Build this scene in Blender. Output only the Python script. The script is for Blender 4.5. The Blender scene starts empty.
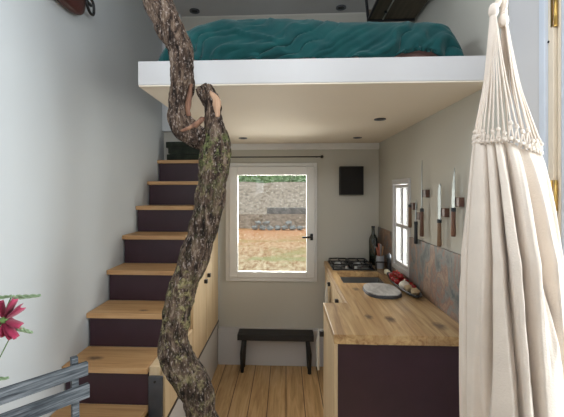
import bpy, bmesh, math, random
from math import pi, sin, cos, radians as R
from mathutils import Vector, Matrix, noise
random.seed(7)
S = bpy.context.scene
COL = S.collection
# ------------------------------------------------------------------ camera
F = 370.0; TY = 0.048; YAW = math.atan(TY); CH = 1.52
cam_d = bpy.data.cameras.new('camera'); cam = bpy.data.objects.new('camera', cam_d); COL.objects.link(cam)
cam.location = (0, 0, CH); cam.rotation_euler = (pi/2, 0, YAW)
cam_d.sensor_width = 36; cam_d.lens = F/564*36
PX = 286 - F*TY
cam_d.shift_x = (282-PX)/564; cam_d.shift_y = (192-208.5)/564
cam_d.clip_start = 0.02; cam_d.clip_end = 200
S.camera = cam
# ------------------------------------------------------------------ light
W = bpy.data.worlds.new('world'); S.world = W; W.use_nodes = True
bgn = W.node_tree.nodes['Background']; bgn.inputs[0].default_value = (0.86, 0.93, 1.0, 1); bgn.inputs[1].default_value = 1.9
def area(name, loc, rot, sx, sy, power, col):
    l = bpy.data.lights.new(name, 'AREA'); l.shape = 'RECTANGLE'; l.size = sx; l.size_y = sy; l.energy = power; l.color = col
    o = bpy.data.objects.new(name, l); o.location = loc; o.rotation_euler = rot; COL.objects.link(o); return o
area('daylight_door', (1.25, 0.55, 1.30), (0, R(90), 0), 2.2, 1.1, 66, (0.91, 0.95, 1.0))
area('daylight_rear', (-0.15, -1.95, 2.55), (R(150), 0, 0), 1.3, 0.7, 48, (0.97, 0.98, 1.0))
area('daylight_garden', (-0.13, 3.75, 1.50), (R(-68), 0, 0), 0.8, 1.1, 38, (1.0, 0.96, 0.89))
area('daylight_side', (1.1, 2.65, 1.3), (0, R(90), 0), 0.7, 0.4, 16, (1.0, 0.98, 0.92))
area('loft_fill', (-1.45, 0.75, 2.60), (0, R(-100), 0), 0.5, 0.9, 22, (0.85, 0.92, 1.0))  # added fill, not a known window: lifts the loft ceiling and right wall
area('daylight_roof', (0.0, 0.4, 3.35), (0, 0, 0), 1.2, 1.2, 6, (0.97, 0.98, 1.0))
S.view_settings.view_transform = 'Standard'; S.view_settings.look = 'None'; S.view_settings.gamma = 1
S.view_settings.use_curve_mapping = False
S.view_settings.exposure = 0.12
# ------------------------------------------------------------------ point from the camera's own ray
_c, _s = cos(YAW), sin(YAW)
def ray(u, v):
    a = (u-PX)/F; return (_c*a-_s, _s*a+_c, -(v-192)/F)
def onY(u, v, y): r = ray(u, v); k = y/r[1]; return Vector((r[0]*k, y, CH+r[2]*k))
def onX(u, v, x): r = ray(u, v); k = x/r[0]; return Vector((x, r[1]*k, CH+r[2]*k))
def onZ(u, v, z): r = ray(u, v); k = (z-CH)/r[2]; return Vector((r[0]*k, r[1]*k, z))
# ------------------------------------------------------------------ materials
MC = {}
class N:
    def __init__(s, name, rough=0.6, metal=0.0, spec=0.5):
        s.m = bpy.data.materials.new(name); s.m.use_nodes = True; s.t = s.m.node_tree; s.b = s.t.nodes['Principled BSDF']
        s.b.inputs['Roughness'].default_value = rough; s.b.inputs['Metallic'].default_value = metal
        s.b.inputs['Specular IOR Level'].default_value = spec
        s.co = s.n('ShaderNodeTexCoord').outputs['Object']
    def n(s, t, **k):
        x = s.t.nodes.new(t)
        for a, b in k.items(): setattr(x, a, b)
        return x
    def l(s, a, b): s.t.links.new(a, b)
    def map(s, sc=(1,1,1), rot=(0,0,0), src=None):
        x = s.n('ShaderNodeMapping'); x.inputs['Scale'].default_value = sc; x.inputs['Rotation'].default_value = rot
        s.l(src or s.co, x.inputs[0]); return x.outputs[0]
    def noise(s, vec, scale=5, detail=4, rough=0.5, dist=0.0):
        x = s.n('ShaderNodeTexNoise'); x.inputs['Scale'].default_value = scale; x.inputs['Detail'].default_value = detail
        x.inputs['Roughness'].default_value = rough; x.inputs['Distortion'].default_value = dist
        s.l(vec, x.inputs['Vector']); return x.outputs['Fac']
    def ramp(s, fac, stops, interp='LINEAR'):
        x = s.n('ShaderNodeValToRGB'); e = x.color_ramp.elements; x.color_ramp.interpolation = interp
        while len(e) < len(stops): e.new(0.5)
        for q, (p, c) in zip(e, stops):
            q.position = p; q.color = (c[0], c[1], c[2], 1) if not isinstance(c, (int, float)) else (c, c, c, 1)
        s.l(fac, x.inputs[0]); return x.outputs[0]
    def mix(s, fac, a, b, mode='MIX'):
        x = s.n('ShaderNodeMixRGB', blend_type=mode)
        for v, i in ((fac, 0), (a, 1), (b, 2)):
            if isinstance(v, (int, float)): x.inputs[i].default_value = v if i == 0 else (v, v, v, 1)
            elif isinstance(v, tuple): x.inputs[i].default_value = (*v, 1)
            else: s.l(v, x.inputs[i])
        return x.outputs[0]
    def math(s, op, a, b=0.0):
        x = s.n('ShaderNodeMath', operation=op)
        for v, i in ((a, 0), (b, 1)):
            if isinstance(v, (int, float)): x.inputs[i].default_value = v
            else: s.l(v, x.inputs[i])
        return x.outputs[0]
    def col(s, c):
        if isinstance(c, tuple): s.b.inputs['Base Color'].default_value = (*c, 1)
        else: s.l(c, s.b.inputs['Base Color'])
    def bump(s, h, st=0.3, d=0.01):
        x = s.n('ShaderNodeBump'); x.inputs['Strength'].default_value = st; x.inputs['Distance'].default_value = d
        s.l(h, x.inputs['Height']); s.l(x.outputs[0], s.b.inputs['Normal'])
def plain(name, c, rough=0.6, metal=0.0, var=0.06, scale=8, bump=0.0, spec=0.5, bs=60):
    if name in MC: return MC[name]
    k = N(name, rough, metal, spec); f = k.noise(k.co, scale, 3)
    k.col(k.ramp(f, [(0.3, tuple(x*(1-var) for x in c)), (0.7, tuple(min(1, x*(1+var)) for x in c))]))
    if bump: k.bump(k.noise(k.co, bs, 3), bump, 0.004)
    MC[name] = k.m; return k.m
def wood(name, c1, c2, c3, axis='Y', rough=0.5, sc=1.0, knots=(), staves=None, kax=(0, 1)):
    k = N(name, rough)
    st = {'X': (0.06, 1, 1), 'Y': (1, 0.06, 1), 'Z': (1, 1, 0.06)}[axis]
    v = k.map(tuple(q*sc for q in st))
    g = k.noise(v, 38, 6, 0.6, 0.8); br = k.noise(k.map(tuple(q*sc for q in st)), 7, 3, 0.5, 0.5)
    base = k.ramp(g, [(0.3, c2), (0.5, c1), (0.72, c3)])
    base = k.mix(k.ramp(br, [(0.35, 0.0), (0.75, 0.55)]), base, c2)
    if staves:
        sp = k.n('ShaderNodeSeparateXYZ'); k.l(k.co, sp.inputs[0])
        x = sp.outputs[staves[0]]
        f = k.math('MULTIPLY', k.math('SUBTRACT', x, staves[1]), 1/(staves[2]-staves[1]))
        base = k.mix(1.0, base, k.ramp(f, [(p, t) for p, t in staves[3]], 'CONSTANT'), 'MULTIPLY')
    for (a, b, r) in knots:
        d = k.n('ShaderNodeVectorMath', operation='SUBTRACT'); k.l(k.co, d.inputs[0]); 
        p = [0, 0, 0]; p[kax[0]] = a; p[kax[1]] = b; d.inputs[1].default_value = p
        stv = [0, 0, 0]; stv[kax[0]] = 1/r; stv[kax[1]] = 0.6/r
        if axis == 'X': stv[kax[0]], stv[kax[1]] = 0.5/r, 1/r
        m = k.n('ShaderNodeVectorMath', operation='MULTIPLY'); k.l(d.outputs[0], m.inputs[0]); m.inputs[1].default_value = stv
        nn = k.n('ShaderNodeTexNoise'); nn.inputs['Scale'].default_value = 1.6; k.l(m.outputs[0], nn.inputs['Vector'])
        ad = k.n('ShaderNodeVectorMath', operation='ADD'); k.l(m.outputs[0], ad.inputs[0]); k.l(nn.outputs['Color'], ad.inputs[1])
        sb = k.n('ShaderNodeVectorMath', operation='SUBTRACT'); k.l(ad.outputs[0], sb.inputs[0]); sb.inputs[1].default_value = (0.5, 0.5, 0.5)
        mm = k.n('ShaderNodeVectorMath', operation='MULTIPLY'); k.l(sb.outputs[0], mm.inputs[0]); q = [0, 0, 0]; q[kax[0]] = 1; q[kax[1]] = 1; mm.inputs[1].default_value = q
        ln = k.n('ShaderNodeVectorMath', operation='LENGTH'); k.l(mm.outputs[0], ln.inputs[0])
        base = k.mix(k.ramp(ln.outputs['Value'], [(0.25, 0.85), (0.9, 0.0)]), base, (0.07, 0.035, 0.018))
    k.col(base); k.bump(g, 0.12, 0.002); return k.m

M = {}
def wallmat(name, c):
    k = N(name, 0.75, 0, 0.3); f = k.noise(k.co, 2.0, 3)
    k.col(k.ramp(f, [(0.3, tuple(x*0.97 for x in c)), (0.7, c)])); k.bump(k.noise(k.co, 90, 4), 0.06, 0.002); return k.m
M['wall'] = wallmat('pale_grey_paint', (0.60, 0.625, 0.64))
M['wall_back'] = wallmat('stone_grey_paint', (0.57, 0.55, 0.49))
M['soffit'] = wallmat('bounce_tinted_soffit', (0.78, 0.70, 0.59))  # cream tint paints in the warm light bounced up from the floor
M['wall_warm'] = wallmat('warm_grey_paint', (0.50, 0.48, 0.42))
M['white'] = wallmat('white_paint', (0.60, 0.59, 0.59))
M['whitewood'] = plain('white_satin_paint', (0.76, 0.75, 0.73), 0.4, var=0.02)
M['oak'] = wood('oak_worktop', (0.55, 0.35, 0.16), (0.29, 0.15, 0.06), (0.72, 0.52, 0.27), 'Y', 0.42,
    staves=(0, 0.18, 0.82, [(0, 0.92), (0.245, 1.0), (0.655, 0.82)]), knots=[(0.50, 1.80, 0.034), (0.405, 1.83, 0.028), (0.70, 1.72, 0.04), (0.44, 2.35, 0.03)])
M['tread'] = wood('oak_tread', (0.56, 0.33, 0.15), (0.38, 0.20, 0.08), (0.66, 0.43, 0.22), 'X', 0.5, knots=[(-0.98, 1.86, 0.03), (-0.80, 2.05, 0.02)])
M['ply'] = wood('birch_ply', (0.66, 0.50, 0.31), (0.56, 0.41, 0.24), (0.73, 0.58, 0.39), 'Z', 0.55, 0.6)
M['plum'] = plain('plum_laminate', (0.038, 0.015, 0.024), 0.42, var=0.12, spec=0.5)
M['black'] = plain('black_metal', (0.012, 0.012, 0.014), 0.4, var=0.1)
M['blacksoft'] = plain('matt_black', (0.02, 0.02, 0.022), 0.7, var=0.15)
M['steel'] = plain('brushed_steel', (0.55, 0.56, 0.57), 0.28, 1.0, var=0.05)
M['darksteel'] = plain('dark_steel', (0.10, 0.11, 0.13), 0.4, 0.7, var=0.15, scale=14)
M['brass'] = plain('brass', (0.62, 0.42, 0.13), 0.3, 1.0, var=0.1)
M['cream'] = plain('cream_timber', (0.74, 0.64, 0.50), 0.5, var=0.04)
M['bluegrey'] = plain('blue_grey_paint', (0.60, 0.65, 0.73), 0.5, var=0.03)
def glass_mat():
    m = bpy.data.materials.new('clear_pane'); m.use_nodes = True; t = m.node_tree; t.nodes.clear()
    o = t.nodes.new('ShaderNodeOutputMaterial'); a = t.nodes.new('ShaderNodeBsdfTransparent'); g = t.nodes.new('ShaderNodeBsdfGlossy')
    g.inputs['Roughness'].default_value = 0.02; a.inputs[0].default_value = (0.97, 0.985, 0.975, 1)
    f = t.nodes.new('ShaderNodeFresnel'); f.inputs[0].default_value = 1.5; x = t.nodes.new('ShaderNodeMixShader')
    t.links.new(f.outputs[0], x.inputs[0]); t.links.new(a.outputs[0], x.inputs[1]); t.links.new(g.outputs[0], x.inputs[2]); t.links.new(x.outputs[0], o.inputs[0]); return m
M['glass'] = glass_mat()
# floor planks
k = N('oak_floorboards', 0.45)
v = k.map((1, 1, 1), (0, 0, R(90)))
b = k.n('ShaderNodeTexBrick'); b.offset = 0.37; b.inputs['Scale'].default_value = 1
b.inputs['Brick Width'].default_value = 4.6; b.inputs['Row Height'].default_value = 0.132; b.inputs['Mortar Size'].default_value = 0.003
b.inputs['Mortar Smooth'].default_value = 0.2; b.inputs['Color1'].default_value = (1.0, 1.0, 1.0, 1); b.inputs['Color2'].default_value = (0.78, 0.78, 0.78, 1)
b.inputs['Mortar'].default_value = (0.12, 0.09, 0.06, 1); k.l(v, b.inputs['Vector'])
g = k.noise(k.map((1, 0.07, 1)), 30, 6, 0.6, 1.0); g2 = k.noise(k.map((1, 0.35, 1)), 6, 3, 0.5, 0.6)
c = k.ramp(g, [(0.3, (0.46, 0.27, 0.11)), (0.52, (0.70, 0.46, 0.22)), (0.75, (0.82, 0.60, 0.34))])
c = k.mix(k.ramp(g2, [(0.5, 0.0), (0.8, 0.5)]), c, (0.38, 0.21, 0.09))
k.col(k.mix(1.0, c, b.outputs['Color'], 'MULTIPLY')); k.bump(b.outputs['Color'], 0.15, 0.003); M['floor'] = k.m
# bark
def bark(name, lichen):
    k = N(name, 0.9, 0, 0.2)
    v = k.map((1, 1, 0.28))
    g = k.noise(v, 55, 6, 0.65, 0.6); h = k.noise(k.co, 90, 4, 0.6)
    c = k.ramp(g, [(0.38, (0.012, 0.008, 0.006)), (0.49, (0.055, 0.034, 0.024)), (0.58, (0.13, 0.088, 0.062)), (0.70, (0.25, 0.19, 0.145))])
    fl = k.ramp(k.noise(k.map((1, 1, 0.45)), 150, 3, 0.6), [(0.56, 0.0), (0.66, 0.6)])
    c = k.mix(fl, c, (0.40, 0.33, 0.29))
    if lichen:
        sp = k.n('ShaderNodeSeparateXYZ'); k.l(k.co, sp.inputs[0])
        zz = k.ramp(k.math('MULTIPLY', sp.outputs[2], 0.5), lichen['yellow'])
        m = k.math('MULTIPLY', k.ramp(k.noise(k.co, 24, 6, 0.75, 0.4), [(0.53, 0.0), (0.58, 0.9)]), zz)
        c = k.mix(m, c, k.ramp(h, [(0.35, (0.12, 0.10, 0.03)), (0.6, (0.42, 0.37, 0.19))]))
        zg = k.ramp(k.math('MULTIPLY', sp.outputs[2], 0.5), lichen['green'])
        m = k.math('MULTIPLY', k.ramp(k.noise(k.co, 26, 6, 0.75, 0.3), [(0.50, 0.0), (0.57, 0.9)]), zg)
        c = k.mix(m, c, k.ramp(h, [(0.35, (0.025, 0.04, 0.012)), (0.6, (0.17, 0.18, 0.07))]))
    k.col(c); k.bump(k.mix(0.4, g, h), 1.0, 0.02); return k.m
M['bark'] = bark('lichen_bark', dict(yellow=[(0.0, 0.2), (0.44, 0.4), (0.53, 0.8), (0.62, 0.7), (0.645, 0.1), (0.74, 0.05), (0.78, 0.8), (0.83, 0.5), (0.86, 0.0)],
                                     green=[(0.0, 0.0), (0.5, 0.1), (0.56, 0.35), (0.66, 0.1), (0.76, 0.25), (0.81, 1.0), (0.865, 0.9), (0.88, 0.0)]))
M['bark_dry'] = bark('brown_bark', None)
M['heartwood'] = wood('bare_heartwood', (0.42, 0.25, 0.15), (0.24, 0.12, 0.07), (0.62, 0.44, 0.29), 'Z', 0.7)
# slate splash
k = N('rusty_slate', 0.45)
a = k.noise(k.map((1, 1, 0.7)), 7, 6, 0.65, 1.2); d = k.noise(k.co, 22, 5, 0.6, 0.5)
c = k.ramp(a, [(0.36, (0.05, 0.07, 0.075)), (0.45, (0.16, 0.17, 0.165)), (0.52, (0.22, 0.11, 0.075)), (0.60, (0.36, 0.24, 0.16)), (0.68, (0.10, 0.13, 0.13))])
k.col(k.mix(k.ramp(d, [(0.4, 0.0), (0.7, 0.6)]), c, (0.13, 0.10, 0.085))); k.bump(d, 0.4, 0.006); M['slate'] = k.m
# cloths
def cloth(name, c, sc=220, rough=0.9, c2=None, wr=0.0):
    k = N(name, rough, 0, 0.2); f = k.noise(k.co, 12, 4)
    k.col(k.ramp(f, [(0.3, c2 or tuple(x*0.9 for x in c)), (0.7, c)]))
    hh = k.noise(k.co, sc, 2)
    if wr: hh = k.mix(0.25, k.noise(k.map((1, 1, 1)), 14, 4, 0.55, 1.5), hh)
    k.bump(hh, 0.25+wr, 0.004+wr*0.03); k.b.inputs['Sheen Weight'].default_value = 0.15; return k.m
M['teal'] = cloth('teal_linen', (0.004, 0.062, 0.062), c2=(0.003, 0.042, 0.045), wr=0.08)
M['cotton'] = cloth('unbleached_cotton', (0.77, 0.67, 0.575)); M['towel'] = cloth('linen_towel', (0.62, 0.58, 0.50))
M['pink'] = cloth('dusty_pink_sheet', (0.34, 0.19, 0.16)); M['blanket'] = cloth('dark_green_wool', (0.035, 0.045, 0.03), 60, c2=(0.012, 0.014, 0.012))
k = N('weathered_grey_timber', 0.8, 0, .2)
v = k.map((.06, 1, 1), (0, 0, 0), k.map((1, 1, 1), (0, 0, -math.atan2(.761, .648))))
g = k.noise(v, 150, 4, .6, .4); k.col(k.ramp(g, [(.36, (0.035, 0.04, 0.047)), (.5, (0.085, 0.095, 0.105)), (.66, (0.19, 0.20, 0.215))])); k.bump(g, .3, .002); M['weathered'] = k.m

# ------------------------------------------------------------------ mesh helpers
def link(name, bm, mat, parent=None, smooth=False, bevel=0.0, seg=2, subsurf=0):
    me = bpy.data.meshes.new(name); bmesh.ops.recalc_face_normals(bm, faces=bm.faces); bm.to_mesh(me); bm.free()
    for p in me.polygons: p.use_smooth = smooth
    o = bpy.data.objects.new(name, me); COL.objects.link(o); me.materials.append(mat)
    if parent: o.parent = parent
    if bevel:
        b = o.modifiers.new('bevel', 'BEVEL'); b.width = bevel; b.segments = seg; b.limit_method = 'ANGLE'
    if subsurf:
        b = o.modifiers.new('sub', 'SUBSURF'); b.levels = subsurf; b.render_levels = subsurf
    return o
def bx(bm, a, b, M4=None):
    r = bmesh.ops.create_cube(bm, size=1); v = r['verts']
    for q in v:
        q.co = Vector([(a[i]+b[i])/2 + q.co[i]*(b[i]-a[i]) for i in range(3)])
        if M4: q.co = M4 @ q.co
    return v
def box(name, a, b, mat, parent=None, bevel=0.0, M4=None, smooth=False):
    bm = bmesh.new(); bx(bm, a, b, M4); return link(name, bm, mat, parent, smooth, bevel)
def tubem(bm, pts, rad, n=12, cap=True, disp=None, flat=1.0):
    pts = [Vector(p) for p in pts]; rings = []; up = None
    for i, p in enumerate(pts):
        t = (pts[min(i+1, len(pts)-1)]-pts[max(i-1, 0)]).normalized()
        if up is None:
            up = Vector((1, 0, 0)) if abs(t.x) < 0.9 else Vector((0, 1, 0))
        up = (up - t*up.dot(t)).normalized(); w = t.cross(up)
        r = rad[i] if isinstance(rad, (list, tuple)) else rad; ring = []
        for j in range(n):
            a = 2*pi*j/n; rr = r + (disp(p, i, a, r) if disp else 0)
            ring.append(bm.verts.new(p + up*cos(a)*rr + w*sin(a)*rr*flat))
        rings.append(ring)
    for a, b in zip(rings, rings[1:]):
        for j in range(n): bm.faces.new((a[j], a[(j+1) % n], b[(j+1) % n], b[j]))
    if cap: bm.faces.new(rings[0]); bm.faces.new(rings[-1][::-1])
    return rings
def tube(name, pts, rad, mat, parent=None, n=12, smooth=True):
    bm = bmesh.new(); tubem(bm, pts, rad, n); o = link(name, bm, mat, parent, smooth); return o
def lathe(name, prof, mat, parent=None, loc=(0, 0, 0), n=24, M4=None, smooth=True):
    bm = bmesh.new(); rings = []
    for r, z in prof:
        rings.append([bm.verts.new(Vector((max(r, 1e-4)*cos(2*pi*j/n)+loc[0], max(r, 1e-4)*sin(2*pi*j/n)+loc[1], z+loc[2]))) for j in range(n)])
    for a, b in zip(rings, rings[1:]):
        for j in range(n): bm.faces.new((a[j], a[(j+1) % n], b[(j+1) % n], b[j]))
    bm.faces.new(rings[0][::-1]); bm.faces.new(rings[-1])
    if M4: bmesh.ops.transform(bm, matrix=M4, verts=bm.verts)
    o = link(name, bm, mat, parent, smooth)
    if smooth:
        e = o.modifiers.new('es', 'EDGE_SPLIT'); e.split_angle = R(40)
    return o
def blob(bm, c, r, seed=0, amp=0.12, sub=3, sc=(1, 1, 1)):
    q = bmesh.ops.create_icosphere(bm, subdivisions=sub, radius=1)
    for v in q['verts']:
        f = 1+amp*noise.noise(v.co*1.8+Vector((seed*7.1, seed*3.3, seed)))
        v.co = Vector((c[0]+v.co.x*r*f*sc[0], c[1]+v.co.y*r*f*sc[1], c[2]+v.co.z*r*f*sc[2]))
def spline(ctrl, n):
    """Catmull-Rom through tuples of any length"""
    out = []; c = [ctrl[0]]+list(ctrl)+[ctrl[-1]]; k = len(ctrl)-1
    for i in range(n):
        t = i/(n-1)*k; j = min(int(t), k-1); f = t-j; p = c[j:j+4]
        out.append(tuple(0.5*((2*b)+(-a+d)*f+(2*a-5*b+4*d-e)*f*f+(-a+3*b-3*d+e)*f**3) for a, b, d, e in zip(*p)))
    return out
def tag(o, label, cat, group=None, kind=None):
    o['label'] = label; o['category'] = cat
    if group: o['group'] = group
    if kind: o['kind'] = kind
    return o
def empty(name, loc=(0, 0, 0)):
    o = bpy.data.objects.new(name, None); o.location = loc; COL.objects.link(o); o.empty_display_size = 0.05; return o
def thing(name, label, cat, loc=(0, 0, 0), group=None, kind=None): return tag(empty(name, loc), label, cat, group, kind)
def struct(o): o['kind'] = 'structure'; return o
def sbox(name, a, b, mat, bevel=0): return struct(box(name, a, b, mat, None, bevel))
def dup(o, parent=None):
    c = o.copy(); COL.objects.link(c)
    if parent: c.parent = parent
    for ch in list(o.children): dup(ch, c)
    return c
def quad_hole(bm, x0, x1, y0, y1, hx0, hx1, hy0, hy1, f):
    """slab pieces around a rectangular hole; f maps (a0,a1,b0,b1) to a box"""
    for a in ((x0, hx0, y0, y1), (hx1, x1, y0, y1), (hx0, hx1, y0, hy0), (hx0, hx1, hy1, y1)):
        if a[1]-a[0] > 1e-4 and a[3]-a[2] > 1e-4: f(bm, *a)

# ================================================================== SETTING
XL, XR, YB, YF, ZC = -1.10, 0.815, 3.29, -1.70, 3.10
sbox('floor', (XL-.1, YF-.1, -0.10), (XR+.1, YB+.12, 0), M['floor'])
# ceiling with rooflight
bm = bmesh.new(); quad_hole(bm, XL-.1, XR+.1, YF-.1, YB+.1, -0.6, 0.6, -0.2, 1.0, lambda b, a0, a1, b0, b1: bx(b, (a0, b0, ZC), (a1, b1, ZC+.1)))
struct(link('ceiling', bm, M['white']))
bm = bmesh.new()
quad_hole(bm, YF-.1, YB+.1, 0, ZC, 0.30, 1.20, 2.40, 2.90, lambda b, a0, a1, b0, b1: bx(b, (XL-.1, a0, b0), (XL, a1, b1)))  # unseen opening added to let the loft fill light in
struct(link('wall_left', bm, M['wall']))
WX0, WX1, WZ0, WZ1 = -0.536, 0.274, 0.728, 1.778
bm = bmesh.new(); quad_hole(bm, XL, XR+.1, 0, ZC, WX0+.02, WX1-.02, WZ0+.02, WZ1-.02, lambda b, a0, a1, b0, b1: bx(b, (a0, YB, b0), (a1, YB+.1, b1)))
struct(link('wall_back', bm, M['wall_back']))
SY0, SY1, SZ0, SZ1 = 2.465, 2.85, 0.965, 1.602
bm = bmesh.new()
quad_hole(bm, 1.160, YB, 0, ZC, SY0, SY1, SZ0, SZ1, lambda b, a0, a1, b0, b1: bx(b, (XR, a0, b0), (XR+.08, a1, b1)))
quad_hole(bm, YF-.1, 1.160, 0, ZC, 0.0, 1.160, 0.03, 2.55, lambda b, a0, a1, b0, b1: bx(b, (XR, a0, b0), (XR+.08, a1, b1)))
struct(link('wall_right', bm, M['wall_warm']))
bm = bmesh.new(); quad_hole(bm, XL-.1, XR+.1, 2.1, ZC, -0.85, 0.55, 2.2, 2.95, lambda b, a0, a1, b0, b1: bx(b, (a0, YF-.1, b0), (a1, YF, b1)))
quad_hole(bm, XL-.1, XR+.1, 0, 2.1, -0.68, -0.41, 1.50, 1.98, lambda b, a0, a1, b0, b1: bx(b, (a0, YF-.1, b0), (a1, YF, b1)))
struct(link('wall_rear', bm, M['wall']))
# the pale return of the door wall
sbox('trim_1', (XR-.012, 1.206, 0), (XR, 1.377, ZC), M['white'], 0.002)
# low boxed ledge under the garden window
sbox('baseboard_back', (-0.598, YB-.055, 0), (0.34, YB, 0.318), M['white'], 0.004)
sbox('baseboard_left', (XL, YF, 0), (XL+.012, 1.2, 0.09), M['white'], 0.002)
# cornice below the loft and pilaster above
sbox('trim_2', (-0.6, YB-.018, 1.895), (XR, YB, 1.95), M['whitewood'], 0.004)
sbox('trim_3', (XL, YB-.05, 2.06), (-0.935, YB, ZC), M['wall'], 0.003)
sbox('trim_4', (-0.935, YB-.012, 2.06), (XR, YB, ZC-.02), M['wall_warm'])

# garden window
w = struct(empty('window_1', (0, YB, 0))); w.location = (0, 0, 0)
def frame(name, x0, x1, z0, z1, t, tb, y0, y1, mat, parent, bevel=0.004):
    bm = bmesh.new(); quad_hole(bm, x0, x1, z0, z1, x0+t, x1-t, z0+tb, z1-t, lambda b, a0, a1, b0, b1: bx(b, (a0, y0, b0), (a1, y1, b1)))
    return link(name, bm, mat, parent, False, bevel)
frame('window_frame', WX0, WX1, WZ0, WZ1, 0.035, 0.035, YB-.02, YB+.07, M['whitewood'], w)
sash = frame('sash', WX0+.036, WX1-.022, WZ0+.036, WZ1-.036, 0.072, 0.05, YB-.035, YB+.02, M['whitewood'], w, 0.005)
box('glass_pane', (WX0+.10, YB-.012, WZ0+.07), (WX1-.09, YB-.006, WZ1-.10), M['glass'], w)
h = box('handle', (0.212, YB-.047, 1.098), (0.236, YB-.036, 1.155), M['black'], w, 0.003)
hp = onY(309, 237, YB-.06)
tube('lever', [(0.224, YB-.046, hp.z), (0.224, YB-.075, hp.z), (0.215, YB-.078, hp.z), (0.14, YB-.078, hp.z-.002)], 0.0085, M['black'], h, 10)
# side window
w = struct(empty('window_2'))
def frameX(name, y0, y1, z0, z1, t, x0, x1, mat, parent, bevel=0.003):
    bm = bmesh.new(); quad_hole(bm, y0, y1, z0, z1, y0+t, y1-t, z0+t, z1-t, lambda b, a0, a1, b0, b1: bx(b, (x0, a0, b0), (x1, a1, b1)))
    return link(name, bm, mat, parent, False, bevel)
frameX('window_frame', SY0-.005, SY1+.005, SZ0-.01, SZ1+.01, 0.035, XR-.012, XR+.075, M['white'], w)
frameX('sash', SY0+.035, SY1-.035, SZ0+.03, SZ1-.03, 0.022, XR+.0, XR+.045, M['white'], w)
box('glazing_bar', (XR+.005, SY0+.05, 1.265), (XR+.04, SY1-.05, 1.29), M['white'], w, 0.002)
box('glazing_bar', (XR+.007, 2.649, SZ0+.05), (XR+.038, 2.666, SZ1-.05), M['white'], w, 0.002)
box('glass_pane', (XR+.018, SY0+.05, SZ0+.045), (XR+.023, SY1-.05, SZ1-.045), M['glass'], w)
# timber door at the right
d = struct(empty('door_1'))
box('architrave', (XR-.02, 1.179, 0), (XR+.01, 1.205, ZC-.3), M['bluegrey'], d, 0.002)
box('jamb', (XR-.010, 1.156, 0.0), (XR+.01, 1.1785, 2.55), M['cream'], d, 0.002)
bm = bmesh.new(); bx(bm, (XR+.0, 1.1405, 0.04), (XR+.045, 1.153, 2.5)); link('rebate', bm, M['cream'], d, False, 0.002)
leaf = frameX('door_leaf', 0.03, 1.139, 0.04, 2.5, 0.10, XR+.0, XR+.05, M['bluegrey'], d)
box('glass_pane', (XR+.022, 0.12, 0.13), (XR+.027, 1.02, 2.41), M['glass'], d)
for z0, z1 in ((2.02, 2.12), (1.36, 1.46), (0.3, 0.4)):
    pass
for v in (10, 195):
    p = onX(556, v, XR-.008)
    hg = tube('hinge', [(XR-.007, 1.150, p.z-.045), (XR-.007, 1.150, p.z+.045)], 0.005, M['brass'], d, 12)
    box('hinge_leaf', (XR-.013, 1.1565, p.z-.045), (XR-.0105, 1.163, p.z+.045), M['brass'], hg)
    for q in (-.046, -.015, .015, .034):
        lathe('knuckle_ring', [(0.006, -.0015), (0.006, .0015)], M['brass'], hg, (XR-.007, 1.150, p.z+q), 12)
p = onX(545+7, 40, XR-.010)
lathe('screw_plug', [(0.004, 0), (0.004, 0.003)], M['blacksoft'], d, n=10, M4=Matrix.Translation((XR-.0115, 1.175, p.z)) @ Matrix.Rotation(R(90), 4, 'Y'))

# ================================================================== LOFT
loft = empty('loft_platform', (0, 1.48, 1.95)); loft.location = (0, 0, 0)
box('deck', (-0.602, 1.48, 1.956), (XR, YB, 2.052), M['white'], loft, 0.002)
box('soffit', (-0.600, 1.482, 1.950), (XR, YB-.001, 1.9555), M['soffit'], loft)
tag(loft, 'thick white loft platform carrying the bed above the kitchen', 'loft platform')
def downlight(u, v, z, label, grp, r=0.034):
    p = onZ(u, v, z); t = thing('downlight', label, 'light', (p.x, p.y, z), grp)
    lathe('bezel', [(r*.62, -.001), (r*.66, -.004), (r, -.005), (r, 0)], M['darksteel'], t, n=24)
    lathe('lens', [(r*.6, -.0035), (r*.55, -.0015), (r*.3, -.001)], M['blacksoft'], t, n=20)
G = 'recessed lights under the loft'
downlight(380, 119, 1.950, 'round dark downlight under the loft nearest the right wall', G)
downlight(357.5, 137.5, 1.950, 'round dark downlight under the loft above the black wall box', G)
downlight(243, 138, 1.950, 'round dark downlight under the loft beside the tree trunk', G)
G = 'recessed lights above the bed'
for u, lb in ((193, 'round dark ceiling downlight above the left end of the bed'), (341, 'round dark ceiling downlight beside the hanging shelf above the bed')):
    p = onZ(u, 7.5, ZC); t = thing('downlight', lb, 'light', (p.x, 3.19, ZC), G)
    lathe('bezel', [(.026, -.002), (.028, -.007), (.044, -.008), (.044, 0)], M['darksteel'], t, n=24)
    lathe('lens', [(.026, -.004), (.01, -.003)], M['blacksoft'], t, n=20)
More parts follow.
